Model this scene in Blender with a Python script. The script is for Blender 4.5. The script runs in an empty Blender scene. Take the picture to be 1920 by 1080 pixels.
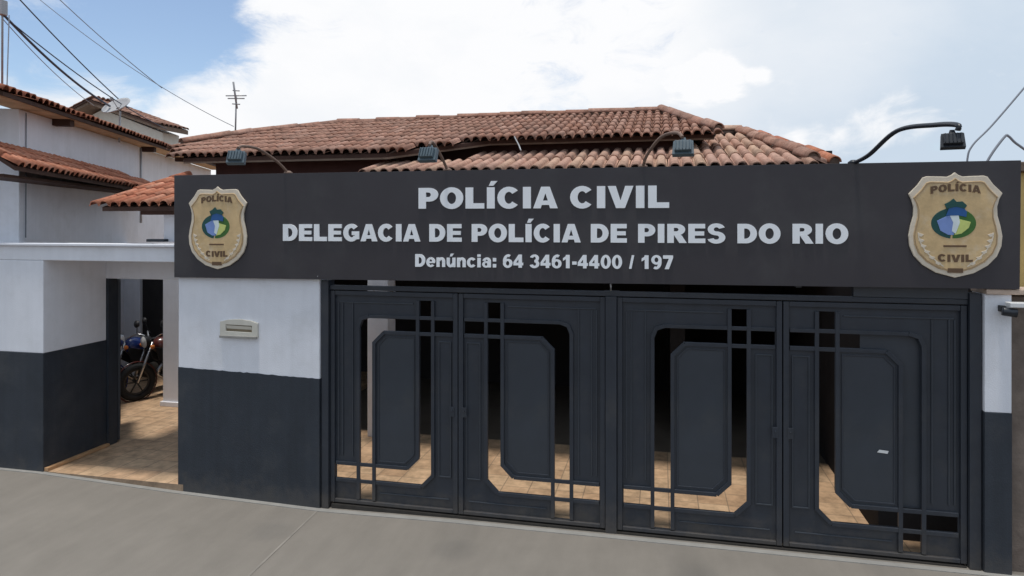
import bpy, bmesh, math, random
from mathutils import Vector, Matrix
from mathutils.geometry import tessellate_polygon
random.seed(7)
scene = bpy.context.scene
COL = scene.collection
R = math.radians

# ------------------------------------------------------------------ camera, sky, sun, exposure
cam = bpy.data.cameras.new("camera")
cam.sensor_width = 36.0
cam.lens = 36.0 * 1250 / 1920
cam.shift_y = -122 / 1920
cam.clip_end = 3000
cam_ob = bpy.data.objects.new("camera", cam)
cam_ob.location = (1.413, -6.355, 3.0)
cam_ob.rotation_euler = (R(90), 0, R(12.54))
COL.objects.link(cam_ob)
scene.camera = cam_ob
scene.view_settings.view_transform = 'Standard'
scene.view_settings.look = 'None'
scene.view_settings.gamma = 1.0
scene.view_settings.exposure = 0.12

SUN_EL, SUN_AZ = 84, 200          # azimuth from +Y clockwise: high noon sun
world = bpy.data.worlds.new("World")
scene.world = world
world.use_nodes = True
wn, wl = world.node_tree.nodes, world.node_tree.links
wn.clear()

def N(t, **kw):
    n = wn.new(t)
    for k, v in kw.items():
        setattr(n, k, v)
    return n

def wmath(op, a, b=None, clamp=False):
    n = N('ShaderNodeMath', operation=op, use_clamp=clamp)
    for i, v in enumerate((a, b)):
        if v is None: continue
        if isinstance(v, (int, float)): n.inputs[i].default_value = v
        else: wl.new(v, n.inputs[i])
    return n.outputs[0]

tc = N('ShaderNodeTexCoord')
DIR = tc.outputs['Generated']

def blob(c, r_out, r_in):
    d = N('ShaderNodeVectorMath', operation='DOT_PRODUCT')
    wl.new(DIR, d.inputs[0]); d.inputs[1].default_value = Vector(c).normalized()
    m = N('ShaderNodeMapRange', interpolation_type='SMOOTHSTEP')
    wl.new(d.outputs['Value'], m.inputs[0])
    m.inputs[1].default_value = math.cos(R(r_out)); m.inputs[2].default_value = math.cos(R(r_in))
    return m.outputs[0]

mp = N('ShaderNodeMapping'); wl.new(DIR, mp.inputs[0]); mp.inputs['Scale'].default_value = (1, 1, 1.9)
def wnoise(scale, detail, rough, dist=0.0, off=0.0):
    n = N('ShaderNodeTexNoise'); n.noise_dimensions = '4D'
    wl.new(mp.outputs[0], n.inputs['Vector'])
    n.inputs['Scale'].default_value = scale; n.inputs['Detail'].default_value = detail
    n.inputs['Roughness'].default_value = rough; n.inputs['Distortion'].default_value = dist
    n.inputs['W'].default_value = off
    return n.outputs['Fac']

sky = N('ShaderNodeTexSky', sky_type='NISHITA', sun_disc=False)
sky.sun_elevation = R(SUN_EL); sky.sun_rotation = R(SUN_AZ)
sky.air_density = 1.0; sky.dust_density = 0.6; sky.ozone_density = 2.0
bg_sky = N('ShaderNodeBackground'); wl.new(sky.outputs[0], bg_sky.inputs[0]); bg_sky.inputs[1].default_value = 0.14

dens = wmath('ADD', wmath('MULTIPLY', wmath('SUBTRACT', wnoise(9.5, 10, .66, .8, 3.1), .5), 3.0), .80)
for c, ro, ri, w in [((-0.64, 0.73, 0.225), 12, 2, -1.1), ((-0.56, 0.79, 0.22), 10, 1, -1.05), ((-0.72, 0.66, 0.27), 12, 2, -.45), ((-.50, .84, .235), 5, 1, -.25),
                     ((-0.40, 0.88, 0.25), 18, 6, .55), ((-0.655, 0.74, 0.115), 9, 2, 1.15), ((-0.505, 0.82, 0.275), 5, 1, .75), ((-.475, .862, .172), 5, 1, .55), ((.33, .92, .2), 28, 8, .45), ((-.56, .81, .130), 7, 1, 1.1), ((-.53, .822, .205), 5, .5, .45), ((-.70, .66, .245), 3.5, .5, .35)]:
    dens = wmath('ADD', dens, wmath('MULTIPLY', blob(c, ro, ri), w))
m = N('ShaderNodeMapRange', interpolation_type='SMOOTHSTEP'); wl.new(dens, m.inputs[0])
m.inputs[1].default_value = -.25; m.inputs[2].default_value = 1.0; m.inputs[3].default_value = .06
mask = m.outputs[0]
# cloud brightness: brilliant to the left of centre, thin blue-grey veil to the right with small bright puffs
ct = N('ShaderNodeMixRGB'); ct.inputs[1].default_value = (.55, .645, .755, 1); ct.inputs[2].default_value = (.90, .905, .92, 1)
bright = wmath('ADD', blob((-0.40, 0.89, 0.22), 33, 12), wmath('MULTIPLY', wmath('SUBTRACT', wnoise(4.2, 7, .58, .2, 9.4), .5), .9))
bright = wmath('ADD', bright, wmath('MULTIPLY', blob((.12, .95, .33), 17, 4), .45))
pf = wmath('SUBTRACT', wnoise(13, 7, .62, .5, 1.7), .62)
for c, ro, w in [((0.075, 0.976, 0.20), 3.1, .36), ((0.035, .97, .195), 2.4, .22), ((.30, .945, .132), 3.0, .28), ((.262, .956, .118), 2.6, .24), ((.205, .97, .100), 2.8, .26), ((.165, .98, .11), 2.2, .2), ((.135, .98, .205), 1.2, .17), ((.35, .925, .14), 1.6, .12)]:
    pf = wmath('ADD', pf, wmath('MULTIPLY', blob(c, ro, .2), w))
pm = N('ShaderNodeMapRange', interpolation_type='SMOOTHSTEP'); wl.new(pf, pm.inputs[0]); pm.inputs[1].default_value = -.04; pm.inputs[2].default_value = .36
bright = wmath('ADD', bright, wmath('MULTIPLY', pm.outputs[0], .85), True)
wl.new(bright, ct.inputs[0])
bg_cloud = N('ShaderNodeBackground'); wl.new(ct.outputs[0], bg_cloud.inputs[0]); bg_cloud.inputs[1].default_value = 1.0
mx = N('ShaderNodeMixShader'); wl.new(mask, mx.inputs[0]); wl.new(bg_sky.outputs[0], mx.inputs[1]); wl.new(bg_cloud.outputs[0], mx.inputs[2])
wo = N('ShaderNodeOutputWorld'); wl.new(mx.outputs[0], wo.inputs[0])

sun = bpy.data.lights.new("sun", 'SUN'); sun.energy = 2.3; sun.angle = R(6); sun.color = (1, .95, .87)
sun_ob = bpy.data.objects.new("sun", sun); COL.objects.link(sun_ob)
sd = Vector((math.sin(R(SUN_AZ)) * math.cos(R(SUN_EL)), math.cos(R(SUN_AZ)) * math.cos(R(SUN_EL)), math.sin(R(SUN_EL))))
sun_ob.rotation_euler = sd.to_track_quat('Z', 'Y').to_euler()
sun_ob.location = (0, 0, 30)

# ------------------------------------------------------------------ materials
def mat(name, color, rough=.7, var=.12, scale=6.0, bump=.15, bscale=60, metal=0.0, spec=.4, streak=0.0, stain=None, stain_amt=.4, stain_scale=1.2, coat=0.0):
    m = bpy.data.materials.new(name); m.use_nodes = True
    nt = m.node_tree; n, l = nt.nodes, nt.links
    b = n['Principled BSDF']
    b.inputs['Roughness'].default_value = rough; b.inputs['Metallic'].default_value = metal
    b.inputs['Specular IOR Level'].default_value = spec
    b.inputs['Coat Weight'].default_value = coat
    t = n.new('ShaderNodeTexCoord')
    ns = n.new('ShaderNodeTexNoise'); l.new(t.outputs['Object'], ns.inputs['Vector'])
    ns.inputs['Scale'].default_value = scale; ns.inputs['Detail'].default_value = 8; ns.inputs['Roughness'].default_value = .62
    mr = n.new('ShaderNodeMapRange'); l.new(ns.outputs['Fac'], mr.inputs[0])
    mr.inputs[1].default_value = .25; mr.inputs[2].default_value = .75
    mr.inputs[3].default_value = 1 - var; mr.inputs[4].default_value = 1 + var
    vm = n.new('ShaderNodeVectorMath'); vm.operation = 'SCALE'
    vm.inputs[0].default_value = color; l.new(mr.outputs[0], vm.inputs['Scale'])
    out = vm.outputs[0]
    if streak:
        mpn = n.new('ShaderNodeMapping'); l.new(t.outputs['Object'], mpn.inputs[0]); mpn.inputs['Scale'].default_value = (9, 9, .5)
        n2 = n.new('ShaderNodeTexNoise'); l.new(mpn.outputs[0], n2.inputs['Vector']); n2.inputs['Scale'].default_value = 1.3; n2.inputs['Detail'].default_value = 5
        r2 = n.new('ShaderNodeMapRange'); l.new(n2.outputs['Fac'], r2.inputs[0]); r2.inputs[1].default_value = .35; r2.inputs[2].default_value = .7
        r2.inputs[3].default_value = 1.0; r2.inputs[4].default_value = 1 - streak
        v2 = n.new('ShaderNodeVectorMath'); v2.operation = 'SCALE'; l.new(out, v2.inputs[0]); l.new(r2.outputs[0], v2.inputs['Scale'])
        out = v2.outputs[0]
    if stain:
        n3 = n.new('ShaderNodeTexNoise'); l.new(t.outputs['Object'], n3.inputs['Vector']); n3.inputs['Scale'].default_value = stain_scale; n3.inputs['Detail'].default_value = 9; n3.inputs['Roughness'].default_value = .68
        r3 = n.new('ShaderNodeMapRange'); r3.interpolation_type = 'SMOOTHSTEP'; l.new(n3.outputs['Fac'], r3.inputs[0]); r3.inputs[1].default_value = .48; r3.inputs[2].default_value = .72; r3.inputs[4].default_value = stain_amt
        mxx = n.new('ShaderNodeMixRGB'); l.new(r3.outputs[0], mxx.inputs[0]); l.new(out, mxx.inputs[1]); mxx.inputs[2].default_value = (*stain, 1)
        out = mxx.outputs[0]
    l.new(out, b.inputs['Base Color'])
    if bump:
        nb = n.new('ShaderNodeTexNoise'); l.new(t.outputs['Object'], nb.inputs['Vector']); nb.inputs['Scale'].default_value = bscale; nb.inputs['Detail'].default_value = 6
        bp = n.new('ShaderNodeBump'); bp.inputs['Strength'].default_value = bump; bp.inputs['Distance'].default_value = .01
        l.new(nb.outputs['Fac'], bp.inputs['Height']); l.new(bp.outputs[0], b.inputs['Normal'])
    return m

def tile_mat(name, cols, dirt=.5):
    m = bpy.data.materials.new(name); m.use_nodes = True
    nt = m.node_tree; n, l = nt.nodes, nt.links
    b = n['Principled BSDF']; b.inputs['Roughness'].default_value = .85; b.inputs['Specular IOR Level'].default_value = .2
    uv = n.new('ShaderNodeUVMap'); uv.uv_map = 'UVMap'
    wnz = n.new('ShaderNodeTexWhiteNoise'); wnz.noise_dimensions = '2D'; l.new(uv.outputs[0], wnz.inputs['Vector'])
    cr = n.new('ShaderNodeValToRGB'); l.new(wnz.outputs['Value'], cr.inputs[0])
    e = cr.color_ramp.elements
    while len(e) < len(cols): e.new(.5)
    for i, c in enumerate(cols):
        e[i].position = i / (len(cols) - 1); e[i].color = (*c, 1)
    t = n.new('ShaderNodeTexCoord')
    nz = n.new('ShaderNodeTexNoise'); l.new(t.outputs['Object'], nz.inputs['Vector']); nz.inputs['Scale'].default_value = 2.6; nz.inputs['Detail'].default_value = 10; nz.inputs['Roughness'].default_value = .72
    r3 = n.new('ShaderNodeMapRange'); l.new(nz.outputs['Fac'], r3.inputs[0]); r3.inputs[1].default_value = .45; r3.inputs[2].default_value = .68; r3.inputs[4].default_value = dirt
    mxx = n.new('ShaderNodeMixRGB'); l.new(r3.outputs[0], mxx.inputs[0]); l.new(cr.outputs[0], mxx.inputs[1]); mxx.inputs[2].default_value = (.10, .07, .055, 1)
    n4 = n.new('ShaderNodeTexNoise'); l.new(t.outputs['Object'], n4.inputs['Vector']); n4.inputs['Scale'].default_value = 22; n4.inputs['Detail'].default_value = 6
    r4 = n.new('ShaderNodeMapRange'); l.new(n4.outputs['Fac'], r4.inputs[0]); r4.inputs[1].default_value = .3; r4.inputs[2].default_value = .7; r4.inputs[3].default_value = .75; r4.inputs[4].default_value = 1.25
    v = n.new('ShaderNodeVectorMath'); v.operation = 'SCALE'; l.new(mxx.outputs[0], v.inputs[0]); l.new(r4.outputs[0], v.inputs['Scale'])
    l.new(v.outputs[0], b.inputs['Base Color'])
    return m

def floor_tile_mat(name):
    m = bpy.data.materials.new(name); m.use_nodes = True
    nt = m.node_tree; n, l = nt.nodes, nt.links
    b = n['Principled BSDF']; b.inputs['Roughness'].default_value = .55
    t = n.new('ShaderNodeTexCoord')
    br = n.new('ShaderNodeTexBrick'); l.new(t.outputs['Object'], br.inputs['Vector'])
    br.offset = 0.0; br.inputs['Scale'].default_value = 1.0; br.inputs['Brick Width'].default_value = .30; br.inputs['Row Height'].default_value = .30
    br.inputs['Mortar Size'].default_value = .006; br.inputs['Bias'].default_value = 0
    br.inputs['Color1'].default_value = (.58, .40, .25, 1); br.inputs['Color2'].default_value = (.51, .33, .20, 1); br.inputs['Mortar'].default_value = (.30, .21, .14, 1)
    nz = n.new('ShaderNodeTexNoise'); l.new(t.outputs['Object'], nz.inputs['Vector']); nz.inputs['Scale'].default_value = 7; nz.inputs['Detail'].default_value = 8; nz.inputs['Roughness'].default_value = .65
    r = n.new('ShaderNodeMapRange'); l.new(nz.outputs['Fac'], r.inputs[0]); r.inputs[1].default_value = .3; r.inputs[2].default_value = .7; r.inputs[3].default_value = .58; r.inputs[4].default_value = 1.25
    v = n.new('ShaderNodeVectorMath'); v.operation = 'SCALE'; l.new(br.outputs['Color'], v.inputs[0]); l.new(r.outputs[0], v.inputs['Scale'])
    l.new(v.outputs[0], b.inputs['Base Color'])
    return m

M = {}
M['white_wall'] = mat('white_wall_paint', (.79, .795, .84), .85, .05, 3, .25, 90, streak=.045, stain=(.47, .46, .44), stain_amt=.25, stain_scale=1.6)
M['grey_dado'] = mat('dark_grey_wall_paint', (.033, .040, .052), .55, .14, 4, .2, 80, spec=.35, streak=.15, stain=(.085, .085, .085), stain_amt=.35, stain_scale=1.4)
M['gate'] = mat('gate_paint', (.031, .037, .049), .42, .14, 5, .06, 40, spec=.45, streak=.12, stain=(.075, .072, .07), stain_amt=.35, stain_scale=2.2)
M['gate_plate'] = mat('gate_plate_paint', (.040, .047, .059), .38, .12, 3, .05, 12, spec=.45, stain=(.075, .075, .075), stain_amt=.3, stain_scale=2.5)
M['sign'] = mat('sign_panel', (.042, .038, .044), .42, .12, 1.3, .03, 3, spec=.4, stain=(.085, .085, .085), stain_amt=.35, stain_scale=.9)
M['letters'] = mat('silver_letters', (.90, .92, .95), .4, .03, 8, .0, spec=.4)
M['badge_rim'] = mat('badge_rim', (.70, .61, .49), .32, .12, 14, .1, 60)
M['badge_gold'] = mat('badge_gold', (.62, .44, .23), .34, .2, 9, .12, 50, stain=(.68, .57, .42), stain_amt=.6, stain_scale=6)
M['badge_bronze'] = mat('badge_bronze', (.38, .26, .15), .4, .15, 20, 0)
M['badge_brown'] = mat('badge_brown', (.13, .075, .04), .5, .1, 9, 0)
M['badge_blue'] = mat('badge_blue', (.20, .30, .62), .45, .1, 12, 0)
M['badge_navy'] = mat('badge_navy', (.02, .10, .30), .45, .1, 12, 0)
M['badge_teal'] = mat('badge_teal', (.012, .075, .07), .5, .15, 12, 0)
M['badge_green'] = mat('badge_green', (.05, .15, .03), .5, .15, 12, 0)
M['badge_lime'] = mat('badge_lime', (.58, .65, .20), .5, .12, 12, 0)
M['badge_pale'] = mat('badge_pale', (.68, .76, .78), .5, .1, 12, 0)
M['concrete'] = mat('sidewalk_concrete', (.232, .210, .184), .9, .06, 2.0, .5, 160, spec=.2, stain=(.190, .172, .150), stain_amt=.4, stain_scale=.8)
def splash(m, dirt, amt, top):
    """dusty splash-back with ragged edges low on walls and gate"""
    n, l = m.node_tree.nodes, m.node_tree.links
    b = n['Principled BSDF']; src = b.inputs['Base Color'].links[0].from_socket
    gm = n.new('ShaderNodeNewGeometry'); sp = n.new('ShaderNodeSeparateXYZ'); l.new(gm.outputs['Position'], sp.inputs[0])
    nz = n.new('ShaderNodeTexNoise'); l.new(gm.outputs['Position'], nz.inputs['Vector']); nz.inputs['Scale'].default_value = 5; nz.inputs['Detail'].default_value = 9; nz.inputs['Roughness'].default_value = .7
    h = n.new('ShaderNodeMapRange'); l.new(sp.outputs['Z'], h.inputs[0]); h.inputs[1].default_value = .02; h.inputs[2].default_value = top; h.inputs[3].default_value = .42; h.inputs[4].default_value = -.25
    ad = n.new('ShaderNodeMath'); ad.operation = 'ADD'; l.new(nz.outputs['Fac'], ad.inputs[0]); l.new(h.outputs[0], ad.inputs[1])
    r = n.new('ShaderNodeMapRange'); r.interpolation_type = 'SMOOTHSTEP'; l.new(ad.outputs[0], r.inputs[0]); r.inputs[1].default_value = .52; r.inputs[2].default_value = .92; r.inputs[4].default_value = amt
    mxx = n.new('ShaderNodeMixRGB'); l.new(r.outputs[0], mxx.inputs[0]); l.new(src, mxx.inputs[1]); mxx.inputs[2].default_value = (*dirt, 1); l.new(mxx.outputs[0], b.inputs['Base Color'])
splash(M['grey_dado'], (.12, .105, .09), .34, .5)
splash(M['gate'], (.12, .10, .08), .45, .5)
def streaked_concrete(m):
    """faint tyre and wash streaks running from the gate to the road"""
    n, l = m.node_tree.nodes, m.node_tree.links
    b = n['Principled BSDF']; src = b.inputs['Base Color'].links[0].from_socket
    t = n.new('ShaderNodeTexCoord'); mpn = n.new('ShaderNodeMapping'); l.new(t.outputs['Object'], mpn.inputs[0])
    mpn.inputs['Rotation'].default_value = (0, 0, R(14)); mpn.inputs['Scale'].default_value = (3.2, .7, 1)
    nz = n.new('ShaderNodeTexNoise'); l.new(mpn.outputs[0], nz.inputs['Vector']); nz.inputs['Scale'].default_value = 1.4; nz.inputs['Detail'].default_value = 7; nz.inputs['Roughness'].default_value = .6
    r = n.new('ShaderNodeMapRange'); l.new(nz.outputs['Fac'], r.inputs[0]); r.inputs[1].default_value = .35; r.inputs[2].default_value = .7; r.inputs[3].default_value = .95; r.inputs[4].default_value = 1.06
    v = n.new('ShaderNodeVectorMath'); v.operation = 'SCALE'; l.new(src, v.inputs[0]); l.new(r.outputs[0], v.inputs['Scale']); l.new(v.outputs[0], b.inputs['Base Color'])
streaked_concrete(M['concrete'])
M['mortar'] = mat('pale_mortar', (.29, .28, .262), .9, .12, 8, .3, 90, spec=.2)
M['joint'] = mat('pale_joint', (.27, .248, .22), .9, .25, 3, .3, 90, spec=.2)
M['roof_mortar'] = mat('roof_mortar', (.17, .12, .095), .95, .3, 14, .4, 50, spec=.1)
M['asphalt'] = mat('asphalt', (.055, .054, .052), .9, .2, 5, .4, 160, spec=.2)
M['earth'] = mat('dry_earth', (.22, .15, .10), .95, .25, 2, .3, 20, spec=.1)
M['floor'] = floor_tile_mat('tan_floor_tile')
M['garage_shade_floor'] = mat('shade_dark_floor', (.10, .08, .062), .8, .2, 3, .2, 60)  # floor toned dark to stand in for shade under the carport roof
M['floor_edge'] = mat('tan_step_edge', (.46, .27, .14), .8, .2, 9, .3, 50)
M['wood'] = mat('dark_eave_wood', (.065, .036, .028), .8, .25, 5, .3, 40, spec=.2)
M['fascia'] = mat('weathered_eave_board', (.20, .145, .11), .85, .3, 6, .3, 40, spec=.2)
M['maroon'] = mat('maroon_wall', (.085, .040, .035), .85, .2, 3, .2, 40, spec=.2)
M['tan_fascia'] = mat('tan_eave_course', (.60, .40, .24), .85, .3, 5, .3, 40, spec=.2)
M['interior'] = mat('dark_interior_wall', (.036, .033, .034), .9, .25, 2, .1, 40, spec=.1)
M['tile'] = tile_mat('clay_roof_tile', [(.27, .14, .10), (.39, .205, .15), (.44, .27, .21), (.35, .18, .125), (.30, .175, .135), (.42, .235, .17)], .52)
M['tile_red'] = tile_mat('red_clay_roof_tile', [(.34, .11, .065), (.50, .19, .11), (.55, .26, .17), (.42, .15, .08), (.46, .20, .13)], .30)
M['tile_low'] = tile_mat('pale_clay_roof_tile', [(.46, .26, .19), (.52, .33, .26), (.49, .29, .22), (.52, .35, .25), (.44, .25, .19)], .34)
M['lamp_black'] = mat('black_lamp_metal', (.016, .020, .028), .4, .1, 10, 0, spec=.5)
M['lamp_grey'] = mat('grey_lamp_metal', (.085, .12, .145), .4, .1, 10, 0, spec=.5)
M['lamp_glass'] = mat('lamp_glass', (.22, .28, .32), .12, .05, 10, 0, spec=.6)
M['dish'] = mat('grey_dish_mesh', (.40, .40, .41), .6, .08, 20, .1)
M['pale_metal'] = mat('pale_grey_metal', (.36, .36, .37), .45, .1, 10, 0, metal=.3)
M['rust_metal'] = mat('rusty_pipe', (.20, .13, .10), .7, .25, 12, .1)
M['cable'] = mat('cable_sheath', (.06, .075, .11), .6, .1, 10, 0)
M['cable_grey'] = mat('grey_cable', (.22, .24, .28), .6, .1, 10, 0)
M['cream'] = mat('cream_letterbox', (.60, .57, .50), .6, .08, 8, .1)
M['slot'] = mat('brown_slot', (.22, .17, .11), .7, .1, 8, 0)
M['yellow'] = mat('yellow_wall_paint', (.74, .52, .20), .85, .08, 3, .25, 80, streak=.15)
M['cap'] = mat('pinkish_cap_stone', (.52, .40, .32), .85, .2, 9, .3, 60)
M['brown_wall'] = mat('bare_brown_render', (.19, .15, .125), .95, .3, 5, .5, 30, stain=(.11, .08, .065), stain_amt=.7, stain_scale=3)
M['tyre'] = mat('tyre_rubber', (.012, .012, .013), .8, .1, 10, 0)
M['chrome'] = mat('bright_metal', (.45, .45, .46), .25, .05, 10, 0, metal=.9)
M['engine'] = mat('engine_metal', (.06, .055, .05), .5, .2, 14, .1, metal=.4)
M['blue_paint'] = mat('shade_dark_blue_paint', (.014, .035, .17), .25, .05, 8, 0, coat=.5)  # bike colours darkened in place of roof shade over the passage
M['red_paint'] = mat('shade_dark_red_paint', (.085, .018, .014), .3, .05, 8, 0, coat=.4)
M['black_plastic'] = mat('black_plastic', (.014, .014, .016), .5, .1, 10, 0)
M['white_plastic'] = mat('white_plastic', (.70, .70, .70), .4, .05, 10, 0)
M['orange'] = mat('orange_lens', (.55, .16, .03), .3, .05, 10, 0)

# ------------------------------------------------------------------ mesh helpers
class MB:
    """collects shapes into one bmesh"""
    def __init__(self): self.bm = bmesh.new()
    def quad(self, *ps):
        self.bm.faces.new([self.bm.verts.new(p) for p in ps])
    def box(self, x0, x1, y0, y1, z0, z1):
        v = [self.bm.verts.new((x, y, z)) for x in (x0, x1) for y in (y0, y1) for z in (z0, z1)]
        for f in ((0, 1, 3, 2), (4, 6, 7, 5), (0, 4, 5, 1), (2, 3, 7, 6), (0, 2, 6, 4), (1, 5, 7, 3)):
            self.bm.faces.new([v[i] for i in f])
        return self
    def prism(self, loops, y0, y1, T=None):
        """2D loops (first outer, rest holes) in the XZ plane, extruded from y0 to y1; T maps (x,y,z)"""
        T = T or (lambda p: p)
        tri = tessellate_polygon([[Vector((x, z, 0)) for x, z in lp] for lp in loops])
        flat = [p for lp in loops for p in lp]
        f = [self.bm.verts.new(T((x, y0, z))) for x, z in flat]
        b = [self.bm.verts.new(T((x, y1, z))) for x, z in flat]
        for t in tri:
            try:
                self.bm.faces.new([f[i] for i in t]); self.bm.faces.new([b[i] for i in reversed(t)])
            except ValueError: pass
        k = 0
        for lp in loops:
            n = len(lp)
            for i in range(n):
                j = (i + 1) % n
                try: self.bm.faces.new((f[k + i], f[k + j], b[k + j], b[k + i]))
                except ValueError: pass
            k += n
        return self
    def slab(self, top, dz):
        """polygon of 3D points, given thickness downwards"""
        a = [self.bm.verts.new(p) for p in top]
        b = [self.bm.verts.new((p[0], p[1], p[2] - dz)) for p in top]
        self.bm.faces.new(a); self.bm.faces.new(b[::-1])
        for i in range(len(a)):
            j = (i + 1) % len(a); self.bm.faces.new((a[i], b[i], b[j], a[j]))
        return self
    def tube(self, pts, r, seg=8, taper=None):
        pts = [Vector(p) for p in pts]; rings = []
        for i, p in enumerate(pts):
            d = (pts[min(i + 1, len(pts) - 1)] - pts[max(i - 1, 0)]).normalized()
            a = d.cross(Vector((0, 0, 1)))
            if a.length < 1e-3: a = d.cross(Vector((1, 0, 0)))
            a.normalize(); b = d.cross(a)
            rr = r if taper is None else r + (taper - r) * i / (len(pts) - 1)
            rings.append([self.bm.verts.new(p + rr * (math.cos(2 * math.pi * k / seg) * a + math.sin(2 * math.pi * k / seg) * b)) for k in range(seg)])
        for i in range(len(rings) - 1):
            for k in range(seg):
                f = self.bm.faces.new((rings[i][k], rings[i][(k + 1) % seg], rings[i + 1][(k + 1) % seg], rings[i + 1][k])); f.smooth = True
        self.bm.faces.new(rings[0][::-1]); self.bm.faces.new(rings[-1])
        return self
    def lathe(self, prof, c, axis, seg=20):
        """profile (radius, along axis) turned about axis at c"""
        axis = Vector(axis).normalized(); a = axis.orthogonal().normalized(); b = axis.cross(a); c = Vector(c)
        rings = [[self.bm.verts.new(c + axis * h + rr * (math.cos(2 * math.pi * k / seg) * a + math.sin(2 * math.pi * k / seg) * b)) for k in range(seg)] for rr, h in prof]
        for i in range(len(rings) - 1):
            for k in range(seg):
                f = self.bm.faces.new((rings[i][k], rings[i][(k + 1) % seg], rings[i + 1][(k + 1) % seg], rings[i + 1][k])); f.smooth = True
        return self
    def torus(self, c, axis, R0, r, seg=28, ms=10):
        prof = [(R0 + r * math.cos(2 * math.pi * k / ms), r * math.sin(2 * math.pi * k / ms)) for k in range(ms + 1)]
        return self.lathe(prof, c, axis, seg)
    def loop(self, pts, w, y0, y1, T=None):
        """closed flat bar: outline with an inset hole"""
        c = (sum(q[0] for q in pts) / len(pts), sum(q[1] for q in pts) / len(pts))
        hx = max(abs(q[0] - c[0]) for q in pts); hz = max(abs(q[1] - c[1]) for q in pts)
        inn = [(c[0] + (q[0] - c[0]) * (1 - w / hx), c[1] + (q[1] - c[1]) * (1 - w / hz)) for q in pts]
        return self.prism([pts, inn[::-1]], y0, y1, T)
    def ribbon(self, pts, w, y0, y1, T=None):
        """flat bar following a 2D polyline in XZ, mitred"""
        L, Rr = [], []
        P = [Vector((p[0], p[1])) for p in pts]
        for i, p in enumerate(P):
            d0 = (P[i] - P[i - 1]).normalized() if i else (P[1] - P[0]).normalized()
            d1 = (P[i + 1] - P[i]).normalized() if i < len(P) - 1 else d0
            n0 = Vector((-d0.y, d0.x)); n1 = Vector((-d1.y, d1.x)); mm = (n0 + n1).normalized()
            s = w / 2 / max(.4, mm.dot(n0))
            L.append(tuple(p + mm * s)); Rr.append(tuple(p - mm * s))
        return self.prism([L + Rr[::-1]], y0, y1, T)
    def build(self, name, m, parent=None, bevel=0.0, recalc=True):
        if recalc: bmesh.ops.recalc_face_normals(self.bm, faces=self.bm.faces)
        me = bpy.data.meshes.new(name); self.bm.to_mesh(me); self.bm.free()
        me.materials.append(m)
        o = bpy.data.objects.new(name, me); COL.objects.link(o)
        if parent: o.parent = parent
        if bevel:
            bv = o.modifiers.new('bevel', 'BEVEL'); bv.width = bevel; bv.segments = 2; bv.limit_method = 'ANGLE'; bv.angle_limit = R(50)
        return o

def tag(o, label, cat, group=None):
    o['label'] = label; o['category'] = cat
    if group: o['group'] = group
    return o
def thing(name, label, cat, loc=(0, 0, 0), rz=0, group=None):
    o = bpy.data.objects.new(name, None); COL.objects.link(o); o.empty_display_size = .2
    o.location = loc; o.rotation_euler = (0, 0, rz)
    return tag(o, label, cat, group)
def struct(o): o['kind'] = 'structure'; return o

def smooth_path(pts, n=8):
    """Catmull-Rom through 3D points"""
    P = [Vector(p) for p in pts]; out = []
    for i in range(len(P) - 1):
        p0, p1, p2, p3 = P[max(i - 1, 0)], P[i], P[i + 1], P[min(i + 2, len(P) - 1)]
        for k in range(n):
            t = k / n
            out.append(.5 * ((2 * p1) + (p2 - p0) * t + (2 * p0 - 5 * p1 + 4 * p2 - p3) * t * t + (3 * p1 - p0 - 3 * p2 + p3) * t ** 3))
    out.append(P[-1]); return out

# ------------------------------------------------------------------ clay tile roofs
def inside(u, v, poly):
    c = False; n = len(poly)
    for i in range(n):
        (x1, y1), (x2, y2) = poly[i], poly[(i + 1) % n]
        if (y1 > v) != (y2 > v) and u < (x2 - x1) * (v - y1) / (y2 - y1) + x1: c = not c
    return c

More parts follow.
